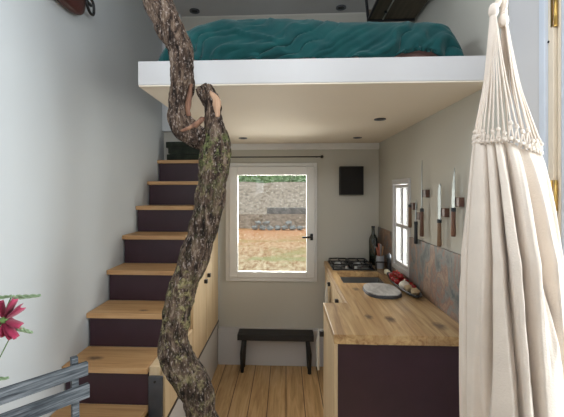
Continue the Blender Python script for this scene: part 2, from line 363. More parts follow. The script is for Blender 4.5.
# bed: mattress + duvet, one bed thing resting on loft
mt = thing('mattress', 'low mattress in a dusty pink sheet under the teal duvet', 'mattress', (0, 0, 2.052))
bm = bmesh.new(); bx(bm, (-0.42, 1.535, 0.002), (0.72, 3.24, 0.085)); link('mattress_body', bm, M['pink'], mt, True, 0.03, 4)
bm = bmesh.new(); NX, NY = 220, 110
x0, x1, y0, y1 = -0.525, 0.705, 1.515, 3.2
topc = [(-0.53, .095), (-0.46, .135), (-0.36, .178), (-0.25, .194), (-0.1, .200), (0.05, .190), (0.25, .170), (0.45, .172), (0.58, .168), (0.66, .158), (0.705, .13)]
def topz(x):
    for (a, b), (c2, d2) in zip(topc, topc[1:]):
        if a <= x <= c2:
            f = (x-a)/(c2-a); f = f*f*(3-2*f); return b+(d2-b)*f
    return topc[0][1] if x < topc[0][0] else topc[-1][1]
grid = {}
for i in range(NX+1):
    for j in range(NY+1):
        fx, fy = i/NX, j/NY; x = x0+(x1-x0)*fx; 
        s = fy**1.9*1.9
        zt = topz(x)
        # front drop then top: param s from 0 (hem) over a rounded front
        if s < 0.28:
            a = s/0.28*pi/2; y = y0+0.075*(1-cos(a)); z = 0.004+(zt-0.004)*sin(a)
        else:
            y = y0+0.075+(s-0.28)*0.98; z = zt
        q = Vector((x*5, y*5, 0))
        front0 = cos(min(s/0.28, 1)*pi/2)
        w0 = Vector((x*3.0+z*3, y*2.5, 2.2)); sk_ = noise.noise(w0)*2.2+noise.noise(w0*2.7)*.9; wr = 0
        for kx, kz, ky, e_, am in ((5, -9, 2.5, 7, .013), (9, -15, 3, 9, -.009), (15, -24, 6, 6, .006)):
            rd = abs(noise.noise(Vector((x*kx+z*kz+sk_, y*ky-z*2+sk_*.7, 4.4+kx)))); wr += (1-rd)**e_*am
        wr *= 0.35+0.65*front0
        wr += noise.noise(Vector((x*3+1, y*3, .5)))*0.007
        ed = min(1, fx*22, (1-fx)*16)
        front = cos(min(s/0.28, 1)*pi/2)
        wr *= ed
        y -= wr*front*1.7; z += wr*(1-front)
        if ed < 1: z = 0.004+(z-0.004)*math.sqrt(max(0, 1-(1-ed)**2))**.8
        y = max(y, 1.484)
        z = max(z, 0.003)
        # lifted hem on the right shows the sheet
        if 0.42 < x < 0.64: z = max(z, 0.034*sin((x-0.42)/0.22*pi)); 
        grid[i, j] = bm.verts.new((x, y, z))
for i in range(NX):
    for j in range(NY): bm.faces.new((grid[i, j], grid[i+1, j], grid[i+1, j+1], grid[i, j+1]))
dv = link('duvet', bm, M['teal'], None, True); dv.location = (0, 0, 2.056)
so = dv.modifiers.new('sol', 'SOLIDIFY'); so.thickness = 0.008; so.offset = 1
tag(dv, 'crumpled teal linen duvet spread over the loft mattress', 'duvet')
# hanging shelf above bed
sh = thing('hanging_shelf', 'black framed wooden shelf hanging from the ceiling above the bed', 'shelf', (0, 0, 0))
M['shelfwood'] = wood('brown_shelf_board', (0.17, 0.13, 0.085), (0.11, 0.08, 0.05), (0.25, 0.19, 0.13), 'Y', 0.6)
ys = 2.05; ye = 2.75
a1 = onY(367, 21, ys+.5); a2 = onY(398, 16, ys)
zb = 2.60
zb = 2.60
box('bottom_board', (0.515, 1.60, zb), (0.80, 2.335, zb+.022), M['shelfwood'], sh, 0.002)
box('upper_board', (0.60, 1.60, zb+.16), (0.80, 2.26, zb+.182), M['shelfwood'], sh, 0.002)
box('back_board', (0.515, 2.336, zb-.0), (0.80, 2.350, zb+.06), M['shelfwood'], sh, 0.002)
for x, y, dx in ((0.512, 2.33, -.05), (0.596, 2.24, -.008), (0.512, 1.62, -.05), (0.596, 1.62, -.008)):
    tube('hanger', [(x, y, zb-.01), (x+dx, y, ZC-.001)], 0.009, M['black'], sh, 8)
box('side_rail', (0.506, 1.60, zb-.012), (0.518, 2.35, zb-.0005), M['black'], sh, 0.001)
for y in (1.60, 2.0, 2.338): box('cross_rail', (0.506, y, zb-.014), (0.80, y+.014, zb-.0135+.012), M['black'], sh, 0.001)
box('inner_rail', (0.600, 1.60, zb-.006), (0.607, 2.337, zb-.0005), plain('pale_edge', (0.6, 0.58, 0.5), 0.5), sh)

# ================================================================== STAIRS
st = thing('staircase', 'steep staircase with oak treads and dark plum risers along the left wall', 'staircase')
SX0, SX1 = XL+.002, -0.671
fr = [3.11, 2.88, 2.65, 2.43, 2.215, 1.985, 1.76, 1.53, 1.30]; tz = [1.793, 1.605, 1.417, 1.229, 1.041, 0.853, 0.665, 0.477, 0.24]
for i, (y, z) in enumerate(zip(fr, tz)):
    nxt = fr[i-1] if i else YB
    box('tread', (SX0, y, z-.028), (SX1, nxt+.022 if i else YB-.002, z), M['tread'], st, 0.003)
    z2 = tz[i+1] if i+1 < len(tz) else 0.0
    box('riser', (SX0+.01, y+.02, z2+.0005), (SX1-.004, y+.036, z-.0285), M['plum'], st, 0.001)
# cupboards under the stairs
cb = thing('stair_cupboard', 'pale plywood cupboard built in along the side of the staircase', 'cupboard')
bm = bmesh.new()
prof = [(1.78, 0.375), (3.255, 0.375), (3.255, 1.76)]
for i in range(0, 7):
    y, z = fr[i]+.004, tz[i]-.001
    prof.append((y if i else 3.115, z)); 
    if i < 6: prof.append((fr[i]+.004, tz[i+1]-.001))
prof[2] = (3.255, tz[0]-.001)
P2 = []
for q in prof:
    if not P2 or (abs(q[0]-P2[-1][0])+abs(q[1]-P2[-1][1])) > 1e-4: P2.append(q)
P2[-1] = (1.78, tz[6]-.001)
va = [bm.verts.new((-0.668, y, z)) for y, z in P2]; vb = [bm.verts.new((-0.618, y, z)) for y, z in P2]
bm.faces.new(va); bm.faces.new(vb[::-1])
for i in range(len(P2)): bm.faces.new((va[i], va[(i+1) % len(P2)], vb[(i+1) % len(P2)], vb[i]))
link('carcass', bm, M['ply'], cb)
def cdoor(y0, y1, z1, ky, kz):
    dr = box('door', (-0.616, y0+.005, 0.388), (-0.598, y1-.005, z1), M['ply'], cb, 0.0015)
    if ky:
        kb = box('knob', (-0.5975, ky-.014, kz-.014), (-0.575, ky+.014, kz+.014), M['black'], dr, 0.002)
cdoor(2.752, 3.245, 1.56, 2.80, 0.885)
cdoor(2.36, 2.748, 1.19, 2.69, 0.865)
cdoor(1.80, 2.356, 0.64, None, None)
box('kick_rail', (-0.655, 1.765, 0.366), (-0.599, 3.27, 0.386), M['black'], cb)
box('end_panel', (-0.668, 1.765, 0.388), (-0.598, 1.779, 0.625), M['darksteel'], cb, 0.002)
lathe('bolt', [(0.006, 0), (0.006, 0.004), (0.003, 0.006)], M['black'], cb, n=10, M4=Matrix.Translation((-0.635, 1.764, 0.60)) @ Matrix.Rotation(R(90), 4, 'X'))
pl = sbox('trim_5', (-0.668, 1.765, 0), (-0.600, 3.233, 0.3655), M['white'], 0.003)
sbox('trim_6', (-0.668, 3.257, 0.366), (-0.600, YB, 1.95), M['wall'])
# folded blanket on the top step
bl = thing('folded_blanket', 'dark green blanket folded in two on the top stair', 'blanket', (-0.86, 3.2, 1.793))
for z0, dx in ((0.0, 0.0), (0.055, 0.012), (0.105, -0.006)):
    bm = bmesh.new(); bx(bm, (-0.165+dx, -0.07, z0+.001), (0.165, 0.07, z0+.053)); bmesh.ops.subdivide_edges(bm, edges=bm.edges, cuts=5, use_grid_fill=True)
    for v_ in bm.verts: v_.co += Vector((0, noise.noise(v_.co*9)*.006, noise.noise(v_.co*12+Vector((3, 1, z0*9)))*.004 if v_.co.z > z0+.002 else 0))
    link('fold', bm, M['blanket'], bl, True, 0.014, 3)

# ================================================================== TREE
TYY = 1.33
px_main = [(417, 202.8, 13.4), (390, 195.3, 16.3), (366, 180.8, 16.6), (348, 173.9, 15.5), (330, 174, 13), (308, 177.7, 13.5), (288, 182.5, 13.7), (269, 191.2, 13.6), (253, 194.8, 14.6), (235, 201.4, 13.6), (213, 207, 14), (192, 211, 14.6), (170, 215, 14.4), (150, 216.5, 14.2), (135, 215.5, 11.5), (118, 212.8, 8.8), (104, 211, 8.4), (96, 207, 8.4), (87.5, 203.5, 8.4)]
px_br = [(142, 209, 8.5), (137, 199, 10), (130, 187, 11.5), (118, 179.5, 11), (104, 178, 10.3), (95, 178.6, 10.4), (84, 181, 11.6), (72, 181.8, 11.7), (60, 181.5, 11.8), (48, 179.6, 12), (36, 174.5, 12.6), (24, 168, 13.3), (12, 162.5, 13.6), (0, 157, 13.9)]
def tpt(v, u, w, dy=0.0):
    p = onY(u, v, TYY+dy); return (p.x, p.y, p.z, w/F*(TYY+dy)*1.0)
mc = [(-0.20, 1.36, -0.0, 0.075), (-0.205, 1.36, 0.2, 0.062), (-0.225, 1.35, 0.42, 0.055), (-0.26, 1.34, 0.58, 0.052)] + [tpt(*q) for q in px_main]
bc = [tpt(*q) for q in px_br]; lx, ly, lz, lr = bc[-1]
bc += [(lx-.05, ly, lz+.16, lr), (lx-.07, ly+.01, lz+.36, lr*.95), (lx-.04, ly+.02, lz+.6, lr*.9), (lx-.05, ly+.02, ZC-.005, lr*.85)]
def barkdisp(seed):
    def f(p, i, a, r):
        q = Vector((cos(a)*r*14+seed, sin(a)*r*14, p.z*6))
        lump = noise.noise(Vector((cos(a)*.8+seed, sin(a)*.8, p.z*5)))*r*0.16
        ridge = (abs(noise.noise(Vector((cos(a)*r*42+seed, sin(a)*r*42, p.z*9))))-.2)*0.017
        fine = noise.noise(Vector((cos(a)*r*110, sin(a)*r*110, p.z*55)))*0.0035
        return lump+ridge+fine
    return f
tr = thing('tree_trunk', 'gnarled bare tree trunk rising past the loft, mossy at its fork', 'tree trunk', (0, 0, 0))
def limb(name, ctrl, n, mat, seed, cap=True):
    s = spline(ctrl, n); bm = bmesh.new(); tubem(bm, [q[:3] for q in s], [q[3] for q in s], 72, cap, barkdisp(seed)); return link(name, bm, mat, tr, True)
limb('trunk', mc, 330, M['bark'], 1.0); limb('branch', bc, 240, M['bark_dry'], 5.0)
# bare wood scars: shells hugging the limb
M['redwood'] = wood('raw_red_brown_wood', (0.20, 0.095, 0.055), (0.10, 0.045, 0.028), (0.36, 0.2, 0.12), 'Z', 0.8)
def scar(ctrl_pts, widths, mat='heartwood'):
    bm = bmesh.new(); rows = []
    s = spline([(*p, w) for p, w in zip(ctrl_pts, widths)], 40)
    for i, (x, y, z, w_) in enumerate(s):
        e = w_*(1+0.25*noise.noise(Vector((0, 3, z*40))))
        row = []
        for j in range(9):
            t = j/8*2-1
            row.append(bm.verts.new((x+t*e, y+abs(t)**2*e*0.9+0.0015*noise.noise(Vector((t*3, 1, z*60))), z+t*e*.15)))
        rows.append(row)
    for a, b in zip(rows, rows[1:]):
        for j in range(8): bm.faces.new((a[j], a[j+1], b[j+1], b[j]))
    o = link('bare_wood', bm, M[mat], tr, True); o['label'] = 'bare orange-brown wood where the bark is missing'
    m = o.modifiers.new('sol', 'SOLIDIFY'); m.thickness = 0.008; m.offset = 0
    return o
scar([onY(205, 90, 1.302), onY(213, 97, 1.300), onY(216, 106, 1.300), onY(217.5, 117, 1.300)], [.009, .015, .013, .003])
scar([onY(181, 131, 1.290), onY(190, 127, 1.290), onY(199, 121, 1.300), onY(202, 117.5, 1.312)], [.006, .017, .013, .004], 'redwood')
scar([onY(191, 84, 1.312), onY(189.5, 94, 1.310), onY(187.5, 106, 1.310), onY(188.5, 116, 1.312)], [.003, .006, .008, .005], 'redwood')

# ================================================================== KITCHEN
CZ = 0.91; CF = 1.595; CM = 2.055; XN, XF = 0.205, 0.335
bm = bmesh.new()
T = .041
bx(bm, (XN, CF, CZ-T), (XF, CM, CZ))
quad_hole(bm, XF, XR-.012, CF, YB-.001, 0.385, 0.705, 2.51, 2.86, lambda b, a0, a1, b0, b1: bx(b, (a0, b0, CZ-T), (a1, b1, CZ)))
bmesh.ops.remove_doubles(bm, verts=bm.verts, dist=1e-4)
tag(link('worktop', bm, M['oak'], None, False, 0.002), 'long knotty oak kitchen worktop along the right wall', 'worktop')
sp = thing('splashback', 'rusty brown slate splashback behind the oak worktop', 'splashback')
bm = bmesh.new()
for a, b, c_, d_ in ((CF, SY0-.006, CZ, 1.228), (SY1+.006, YB, CZ, 1.215), (SY0-.006, SY1+.006, CZ, SZ0-.011)):
    bx(bm, (XR-.011, a, c_+.0005), (XR-.0005, b, d_))
link('slate_panel', bm, M['slate'], sp)
# near unit
nu = thing('base_cabinet', 'near kitchen cabinet with a dark plum end panel under the worktop', 'cabinet')
ZT = CZ-T-.001
box('end_panel', (XN+.018, CF+.012, 0.0), (XR-.013, CF+.030, ZT), M['plum'], nu, 0.001)
box('body', (XN+.020, CF+.031, 0.09), (XR-.013, CM-.002, ZT), M['ply'], nu)
dr = box('door', (XN+.001, CF+.013, 0.07), (XN+.018, CM-.003, ZT-.004), M['ply'], nu, 0.001)
kp = onX(321.5, 329, XN-.005)
box('knob', (XN-.024, 2.035-.015, kp.z-.014), (XN+.0005, 2.035+.015, kp.z+.016), M['black'], dr, 0.003)
# far unit
fu = thing('base_cabinet', 'far set of plywood kitchen cabinets beneath the sink and hob', 'cabinet')
bm = bmesh.new()
bx(bm, (XF+.021, CM, 0.09), (XR-.013, 2.50, ZT)); bx(bm, (XF+.021, 2.87, 0.09), (XR-.013, YB-.058, ZT)); bx(bm, (XF+.021, 2.50, 0.09), (XR-.013, 2.87, 0.70))
link('body', bm, M['ply'], fu)
for y0, y1, kz in ((CM, 2.35, 0.80), (2.35, 2.80, 0.80), (2.80, YB-.058, 0.80)):
    q = box('door', (XF+.003, y0+.003, 0.10), (XF+.020, y1-.003, ZT-.006), M['ply'], fu, 0.001)
    ky = y0+.055
    box('knob', (XF-.020, ky-.014, kz+.0), (XF+.0025, ky+.014, kz+.028), M['black'], q, 0.003)
# towels on knobs
def towel(name, p, w, h, label, seed, lean=0.0):
    bm = bmesh.new(); NXX, NZ = 26, 26; g = {}
    for i in range(NXX+1):
        for j in range(NZ+1):
            fx, fz = i/NXX*2-1, j/NZ
            ww = w*(0.18+0.82*min(1, fz*2.2)**.7)
            y = p[1]+fx*ww/2; z = p[2]-fz*h-abs(fx)*0.02*(1-fz)-(fx*lean*fz)
            x = p[0]-abs(sin(fx*7+seed))*0.012*min(1, fz*3+.2)-0.004
            g[i, j] = bm.verts.new((x, y, z))
    for i in range(NXX):
        for j in range(NZ): bm.faces.new((g[i, j], g[i+1, j], g[i+1, j+1], g[i, j+1]))
    o = link(name, bm, M['towel'], None, True); m = o.modifiers.new('s', 'SOLIDIFY'); m.thickness = 0.003; m.offset = 0
    return tag(o, label, 'towel')
towel('tea_towel', (XF-.012, 2.86, 0.845), 0.13, 0.33, 'crumpled linen tea towel hanging on the far cabinet knob', 1.0)
towel('tea_towel', (XN-.018, 2.035, kp.z+.03), 0.06, 0.22, 'cream tea towel hanging from the near cabinet knob', 2.0)
# sink
sk = thing('sink', 'square steel sink sunk into the oak worktop', 'sink', (0, 0, 0))
bm = bmesh.new()
a0, a1, b0, b1, zz = 0.386, 0.704, 2.511, 2.859, 0.72
bx(bm, (a0, b0, zz), (a1, b1, zz+.006))
for q in ((a0, b0, a0+.006, b1), (a1-.006, b0, a1, b1), (a0, b0, a1, b0+.006), (a0, b1-.006, a1, b1)): bx(bm, (q[0], q[1], zz), (q[2], q[3], CZ-T))
link('basin', bm, M['steel'], sk)
lathe('drain', [(0.04, 0), (0.04, .003), (0.03, .004), (.028, .001)], M['darksteel'], sk, (0.545, 2.69, zz+.006))
# hob
hb = thing('gas_hob', 'black two burner gas hob at the far end of the worktop', 'hob', (0, 0, CZ))
box('hob_plate', (0.362, 2.90, 0.0005), (0.690, 3.262, 0.012), plain('black_glass', (0.02, 0.022, 0.026), 0.15), hb, 0.004)
for cx in (0.447, 0.605):
    cy = 3.10
    bq = lathe('burner', [(.045, .0125), (.045, .020), (.036, .024), (.034, .030), (.02, .034), (0.0, .034)], M['steel'], hb, (cx, cy, 0))
    lathe('burner_cap', [(.024, .0345), (.024, .0375), (.0, .039)], M['blacksoft'], bq, (cx, cy, 0))
    bm = bmesh.new()
    r = .072
    for a, b in (((-r, -.135), (r, -.135)), ((-r, .135), (r, .135)), ((-r, -.135), (-r, .135)), ((r, -.135), (r, .135))):
        tubem(bm, [(cx+a[0], cy+a[1], .034), (cx+b[0], cy+b[1], .034)], .0055, 8)
    for a in ((-r, -.135), (r, -.135), (-r, .135), (r, .135)): tubem(bm, [(cx+a[0], cy+a[1], .0125), (cx+a[0], cy+a[1], .037)], .0055, 8)
    for ax, ay in ((-1, 0), (1, 0), (0, -1), (0, 1)):
        tubem(bm, [(cx+ax*r, cy+ay*.135, .034), (cx+ax*.022, cy+ay*.022, .037)], .0045, 8)
    link('pan_support', bm, M['black'], hb, True)
for i, x in enumerate((0.475, 0.545)):
    lathe('control_knob', [(.013, .0125), (.0115, .028), (0, .029)], M['steel'], hb, (x, 2.925, 0), 16)
# espresso pot stand-in seen on hob: bottle group in corner
M['bottle'] = plain('dark_bottle_glass', (0.012, 0.018, 0.012), 0.08, spec=0.8)
def bottle(x, y, r, h, label, mat=None, cap=None):
    t = thing('bottle', label, 'bottle', (x, y, CZ+.0005))
    lathe('bottle_body', [(r*.9, 0), (r, .006), (r, h*.6), (r*.9, h*.68), (r*.36, h*.8), (r*.34, h*.95), (r*.4, h*.955), (r*.4, h*.97)], mat or M['bottle'], t)
    lathe('bottle_cap', [(r*.42, h*.971), (r*.42, h), (r*.38, h*1.005)], cap or M['black'], t)
bottle(0.752, 3.235, 0.036, 0.315, 'tall dark wine bottle in the corner behind the hob')
bottle(0.745, 3.125, 0.030, 0.235, 'shorter dark oil bottle standing right beside the hob')
def jar(x, y, r, h, mat): pass
pot = thing('utensil_pot', 'pale pot holding reddish handled utensils beside the hob', 'pot', (0.752, 3.00, CZ+.0005))
lathe('pot_body', [(.028, 0), (.032, .01), (.032, .10), (.029, .10), (.028, .02), (0, .018)], plain('pale_ceramic', (0.42, 0.45, 0.5), 0.3), pot)
for i, (dx, dy, mt_) in enumerate(((-.012, .01, (0.45, 0.16, 0.10)), (.01, -.008, (0.5, 0.3, 0.16)), (.006, .014, (0.4, 0.4, 0.42)), (-.008, -.012, (0.42, 0.12, 0.08)))):
    u_ = tube('utensil', [(dx*.4, dy*.4, .021), (dx*1.7, dy*1.7, .15), (dx*2, dy*2, .165+.012*i)], [.004, .006, .0075], plain('utensil_%d' % i, mt_, 0.5), pot, 8)
bxh = thing('wire_rack', 'low black wire rack on the worktop below the side window', 'rack', (0.742, 2.925, CZ+.0005))
bm = bmesh.new()
for yy in (-0.035, 0.0): tubem(bm, [(-.045, yy, .004), (-.045, yy, .065), (.035, yy, .065), (.035, yy, .004)], .004, 8)
for xx in (-.045, .035): tubem(bm, [(xx, -.035, .006), (xx, 0.0, .006)], .004, 8); tubem(bm, [(xx, -.035, .065), (xx, 0.0, .065)], .004, 8)
link('frame', bm, M['black'], bxh, True)
pg = thing('pepper_mill', 'slim black pepper mill below the side window', 'pepper mill', (0.768, 2.80, CZ+.0005))
lathe('mill_body', [(.017, 0), (.018, .01), (.0155, .05), (.0155, .09), (.017, .10), (.017, .118)], M['black'], pg)
lathe('mill_top', [(.016, .119), (.017, .13), (.012, .145), (.004, .150), (.004, .155)], M['darksteel'], pg)
bm = bmesh.new(); c_ = (0.742, 2.765, CZ+.0005+.020); blob(bm, c_, .022, 3, .2, 3, (1, 1.25, .9))
tag(link('cheese_lump', bm, plain('cream_garlic', (0.78, 0.72, 0.55), 0.6), None, True), 'cream coloured lump of food beside the black pepper mill', 'food')
# board
bd = thing('serving_board', 'round pale grey stone board lying on the oak worktop', 'board', (0.580, 2.28, CZ+.0005))
k = N('grey_stone', 0.55); q = k.noise(k.map((1, .5, 1)), 16, 5, .6, 1.0); k.col(k.ramp(q, [(0.35, (0.38, 0.36, 0.34)), (0.6, (0.62, 0.60, 0.58))])); M['stone'] = k.m
def slabshape(name, z0, z1, sc, mat):
    bm = bmesh.new(); n = 48; a = []; b = []
    for j in range(n):
        t = 2*pi*j/n; ex = 2.6
        x = math.copysign(abs(cos(t))**(2/ex), cos(t))*.105*sc; y = math.copysign(abs(sin(t))**(2/ex), sin(t))*.150*sc
        a.append(bm.verts.new((x, y, z0))); b.append(bm.verts.new((x, y, z1)))
    bm.faces.new(a[::-1]); bm.faces.new(b)
    for j in range(n): bm.faces.new((a[j], a[(j+1) % n], b[(j+1) % n], b[j]))
    return link(name, bm, mat, bd, False, 0.002)
slabshape('rim', 0, .016, 1.0, M['darksteel']); slabshape('top', .0165, .022, .96, M['stone'])
# fruit tray
TB = Vector((0.748, 2.42, CZ+.0005))
ft = thing('fruit_tray', 'long black boat shaped tray holding tomatoes and garlic', 'tray', TB)
bm = bmesh.new(); ringsT = []
ang = R(4)
prof = [(0.55, 0.0), (0.85, 0.006), (1.0, 0.024), (0.96, 0.024), (0.80, 0.010), (0.5, 0.006), (0.02, 0.006)]
for f, z in prof:
    rg = []
    for j in range(40):
        t = 2*pi*j/40; rg.append(bm.verts.new((cos(t)*.052*f, sin(t)*.325*f, z)))
    ringsT.append(rg)
for a, b in zip(ringsT, ringsT[1:]):
    for j in range(40): bm.faces.new((a[j], a[(j+1) % 40], b[(j+1) % 40], b[j]))
bm.faces.new(ringsT[0]); bm.faces.new(ringsT[-1])
link('tray_body', bm, plain('black_tray', (0.025, 0.03, 0.035), 0.35), ft, True)
M['red'] = plain('tomato_red', (0.30, 0.012, 0.012), 0.25, var=0.25, scale=20); M['stemg'] = plain('green_stem', (0.06, 0.12, 0.03), 0.7)
toms = [(-.012, .185, 0), (.022, .155, 0), (-.024, .135, 0), (.022, .105, 0), (-.026, .085, 0), (.024, .055, 0), (-.022, .030, 0), (.024, .004, 0), (0, .145, 1), (0, .092, 1), (.001, .040, 1), (.028, -.065, 0), (.028, -.115, 0)]
tl = ['furthest at the far tip of the tray by the garden side', 'at the far end of the tray against the wall', 'second along the open side of the black tray', 'second along the wall side of the black tray', 'in the middle of the tray on its open side', 'in the middle of the tray against the slate', 'just behind the white garlic bulb', 'between the white garlic bulb and the slate', 'on top of the heap at its far end', 'on top of the heap in its middle', 'on top of the heap nearest the garlic bulb', 'beside the slate just past the garlic bulb', 'next to the ginger root against the slate']
def tomato():
    t = thing('tomato', '', 'tomato', (0, 0, 0), 'tomatoes heaped on the black tray')
    bm = bmesh.new(); blob(bm, (0, 0, 0), .0225, 1, .04, 3, (1, 1, .88)); link('fruit', bm, M['red'], t, True)
    bm = bmesh.new()
    for j in range(5):
        a = 2*pi*j/5; tubem(bm, [(0, 0, .0195), (cos(a)*.006, sin(a)*.006, .0205), (cos(a)*.011, sin(a)*.011, .0195)], [.0016, .0014, .0005], 6)
    link('stalk', bm, M['stemg'], t, True); return t
t0 = tomato()
for i, (dx, dy, up) in enumerate(toms):
    t = t0 if i == 0 else dup(t0)
    t.location = TB+Vector((dx, dy, .0265+up*.031)); t.rotation_euler = (random.uniform(-.5, .5), random.uniform(-.5, .5), random.uniform(0, 6))
    t['label'] = 'small dark red tomato '+tl[i]
gl = thing('garlic_bulb', 'white garlic bulb in front of the red tomatoes on the tray', 'garlic', TB+Vector((-.014, -.085, .032)))
bm = bmesh.new(); q = bmesh.ops.create_icosphere(bm, subdivisions=4, radius=.030)
for v_ in q['verts']:
    a = math.atan2(v_.co.y, v_.co.x); rr = math.hypot(v_.co.x, v_.co.y)
    f = 1+.07*abs(sin(a*4))*(rr/.027); v_.co.x *= f; v_.co.y *= f; v_.co.z *= .86
link('bulb', bm, plain('garlic_skin', (0.74, 0.66, 0.56), 0.5), gl, True)
tube('neck', [(0, 0, .021), (0.002, .003, .030), (.005, .006, .037)], [.008, .004, .003], plain('garlic_skin', (0.74, 0.66, 0.56)), gl, 10)
GM = plain('ginger_skin', (0.42, 0.30, 0.17), 0.7, var=.2, scale=30)
for i, (dx, dy, lb) in enumerate(((-.010, -.150, 'knobbly tan ginger root on the tray nearest the garlic bulb'), (.004, -.225, 'knobbly tan ginger root at the near end of the tray'))):
    bm = bmesh.new(); blob(bm, (0, 0, 0), .024, i+2, .3, 3, (1, 1.25, .8)); blob(bm, (.012, .022, .002), .014, i+5, .3, 2); blob(bm, (-.012, -.022, 0), .012, i+8, .3, 2)
    o = link('ginger_root', bm, GM, None, True); o.location = TB+Vector((dx, dy, .0285)); tag(o, lb, 'ginger', 'ginger roots on the tray')
bm = bmesh.new(); blob(bm, (0, 0, 0), .022, 9, .2, 3, (1, 1.2, .7)); o = link('shallot', bm, plain('pink_shallot', (0.45, 0.28, 0.32), .5), None, True); o.location = TB+Vector((.002, .245, .024))
tag(o, 'pale pink shallot at the far tip of the black tray', 'shallot')
# speaker box on back wall
sb_ = thing('wall_speaker', 'square black box hung high on the back wall', 'speaker')
box('cabinet', (0.466, YB-.075, 1.495), (0.667, YB-.001, 1.742), M['blacksoft'], sb_, 0.004)
box('grille', (0.474, YB-.081, 1.503), (0.659, YB-.0752, 1.734), plain('black_grille', (0.014, 0.013, 0.013), 0.9, bump=.5, bs=300), sb_, 0.002)
# curtain rod
cr = thing('curtain_rod', 'thin black curtain rod above the garden window', 'curtain rod')
rp = YB-.06
tube('rod', [(-0.59, rp, 1.826), (0.305, rp, 1.826)], 0.0055, M['black'], cr, 10)
bm = bmesh.new(); blob(bm, (0.312, rp, 1.826), .014, 0, 0, 3); link('finial', bm, M['black'], cr, True)
for x in (-0.55, 0.27): tube('bracket', [(x, rp, 1.826), (x, YB-.001, 1.826)], .005, M['black'], cr, 8)
# bench
bn = thing('bench', 'low black wooden bench against the back wall below the window', 'bench', (0, 0, 0))
box('seat', (-0.408, 3.085, 0.275), (0.232, 3.228, 0.325), M['blacksoft'], bn, 0.004)
for x in (-0.355, 0.182):
    for y, dy in ((3.105, -.0), (3.205, .0)):
        sx = -1 if x < 0 else 1
        bm = bmesh.new(); tubem(bm, [(x, y, .2745), (x+sx*.012, y, .16), (x+sx*.014, y, 0.001)], [.017, .021, .014], 10); link('leg', bm, M['blacksoft'], bn, True)
# knives
KM = plain('knife_blade', (0.16, 0.18, 0.18), 0.4, 0.8, var=.25, scale=30); KH1 = wood('rosewood', (0.16, 0.07, 0.04), (0.08, 0.035, 0.02), (0.25, 0.12, 0.07), 'Z'); KB = wood('walnut_block', (0.10, 0.045, 0.03), (0.06, 0.028, 0.018), (0.15, 0.08, 0.05), 'Y')
KBL = plain('dark_handle', (0.02, 0.025, 0.03), 0.5); KL = wood('olive_handle', (0.22, 0.12, 0.06), (0.09, 0.05, 0.03), (0.32, 0.2, 0.11), 'Z')
def knife(u, vtop, vmid, vbot, bw, hm, ub, vb, lb, style='chef'):
    xw = XR
    p1, p2, p3 = onX(u, vtop, xw-.03), onX(u, vmid, xw-.03), onX(u, vbot, xw-.03)
    y = p2.y; t = thing('kitchen_knife', lb+', on the wall above the splashback', 'knife', (0, 0, 0), 'knives on the right wall')
    z1, z2, z3 = p1.z, p2.z, p3.z
    # blade profile in (y,z), edge toward camera side
    L = z1-z2
    if style == 'santoku': pr = [(-.5, 0), (-.5, .96), (-.2, 1.0), (.3, .93), (.5, .75), (.5, 0)]
    elif style == 'slim': pr = [(-.5, 0), (-.5, .8), (-.4, 1.0), (.1, .85), (.45, .5), (.5, .02)]
    else: pr = [(-.5, 0), (-.5, .55), (-.42, 1.0), (-.05, .82), (.32, .5), (.5, .2), (.5, 0)]
    bm = bmesh.new(); A = []; B = []
    for f, g in pr:
        A.append(bm.verts.new((xw-.0285, y+f*bw, z2+g*L))); B.append(bm.verts.new((xw-.0262, y+f*bw, z2+g*L)))
    bm.faces.new(A); bm.faces.new(B[::-1])
    for i in range(len(pr)): bm.faces.new((A[i], A[(i+1) % len(pr)], B[(i+1) % len(pr)], B[i]))
    link('blade', bm, KM, t, False, 0.0004)
    bm = bmesh.new(); tubem(bm, [(xw-.0275, y, z2+.004), (xw-.0275, y, z2-.02), (xw-.0275, y, (z2+z3)/2), (xw-.0275, y, z3+.01), (xw-.0275, y, z3)], [.009, .0105, .0105, .0125, .010], 8); link('handle', bm, hm, t, True)
    lathe('bolster', [(.0115, -.012), (.0115, .006)], KBL, t, (xw-.0275, y, z2), 12)
    q = onX(ub, vb, xw-.02)
    b_ = tag(box('magnet_block', (xw-.0245, q.y-.028, q.z-.022), (xw-.0005, q.y+.028, q.z+.022), KB, None, .002), 'small dark wooden magnetic block behind the '+lb, 'magnetic block', 'wooden knife blocks on the right wall')
    return t
knife(421.3, 160, 209.5, 236.5, .014, KH1, 424.5, 193.5, 'long slender knife with a brown handle', 'slim')
knife(438.8, 183.5, 220.5, 246.5, .036, KL, 443.2, 212.5, 'broad blunt tipped knife with a mottled brown handle', 'santoku')
knife(452.8, 167.5, 209, 236.5, .034, KH1, 457.3, 202, 'pointed chef knife nearest the hammock', 'chef')
knife(415.4, 199.5, 222.5, 243.8, .020, KBL, 418.2, 216, 'small knife with a black handle', 'slim')
knife(409.6, 203, 205.5, 227.5, .016, KL, 412.3, 206.2, 'short brown handled knife beside the side window', 'slim')

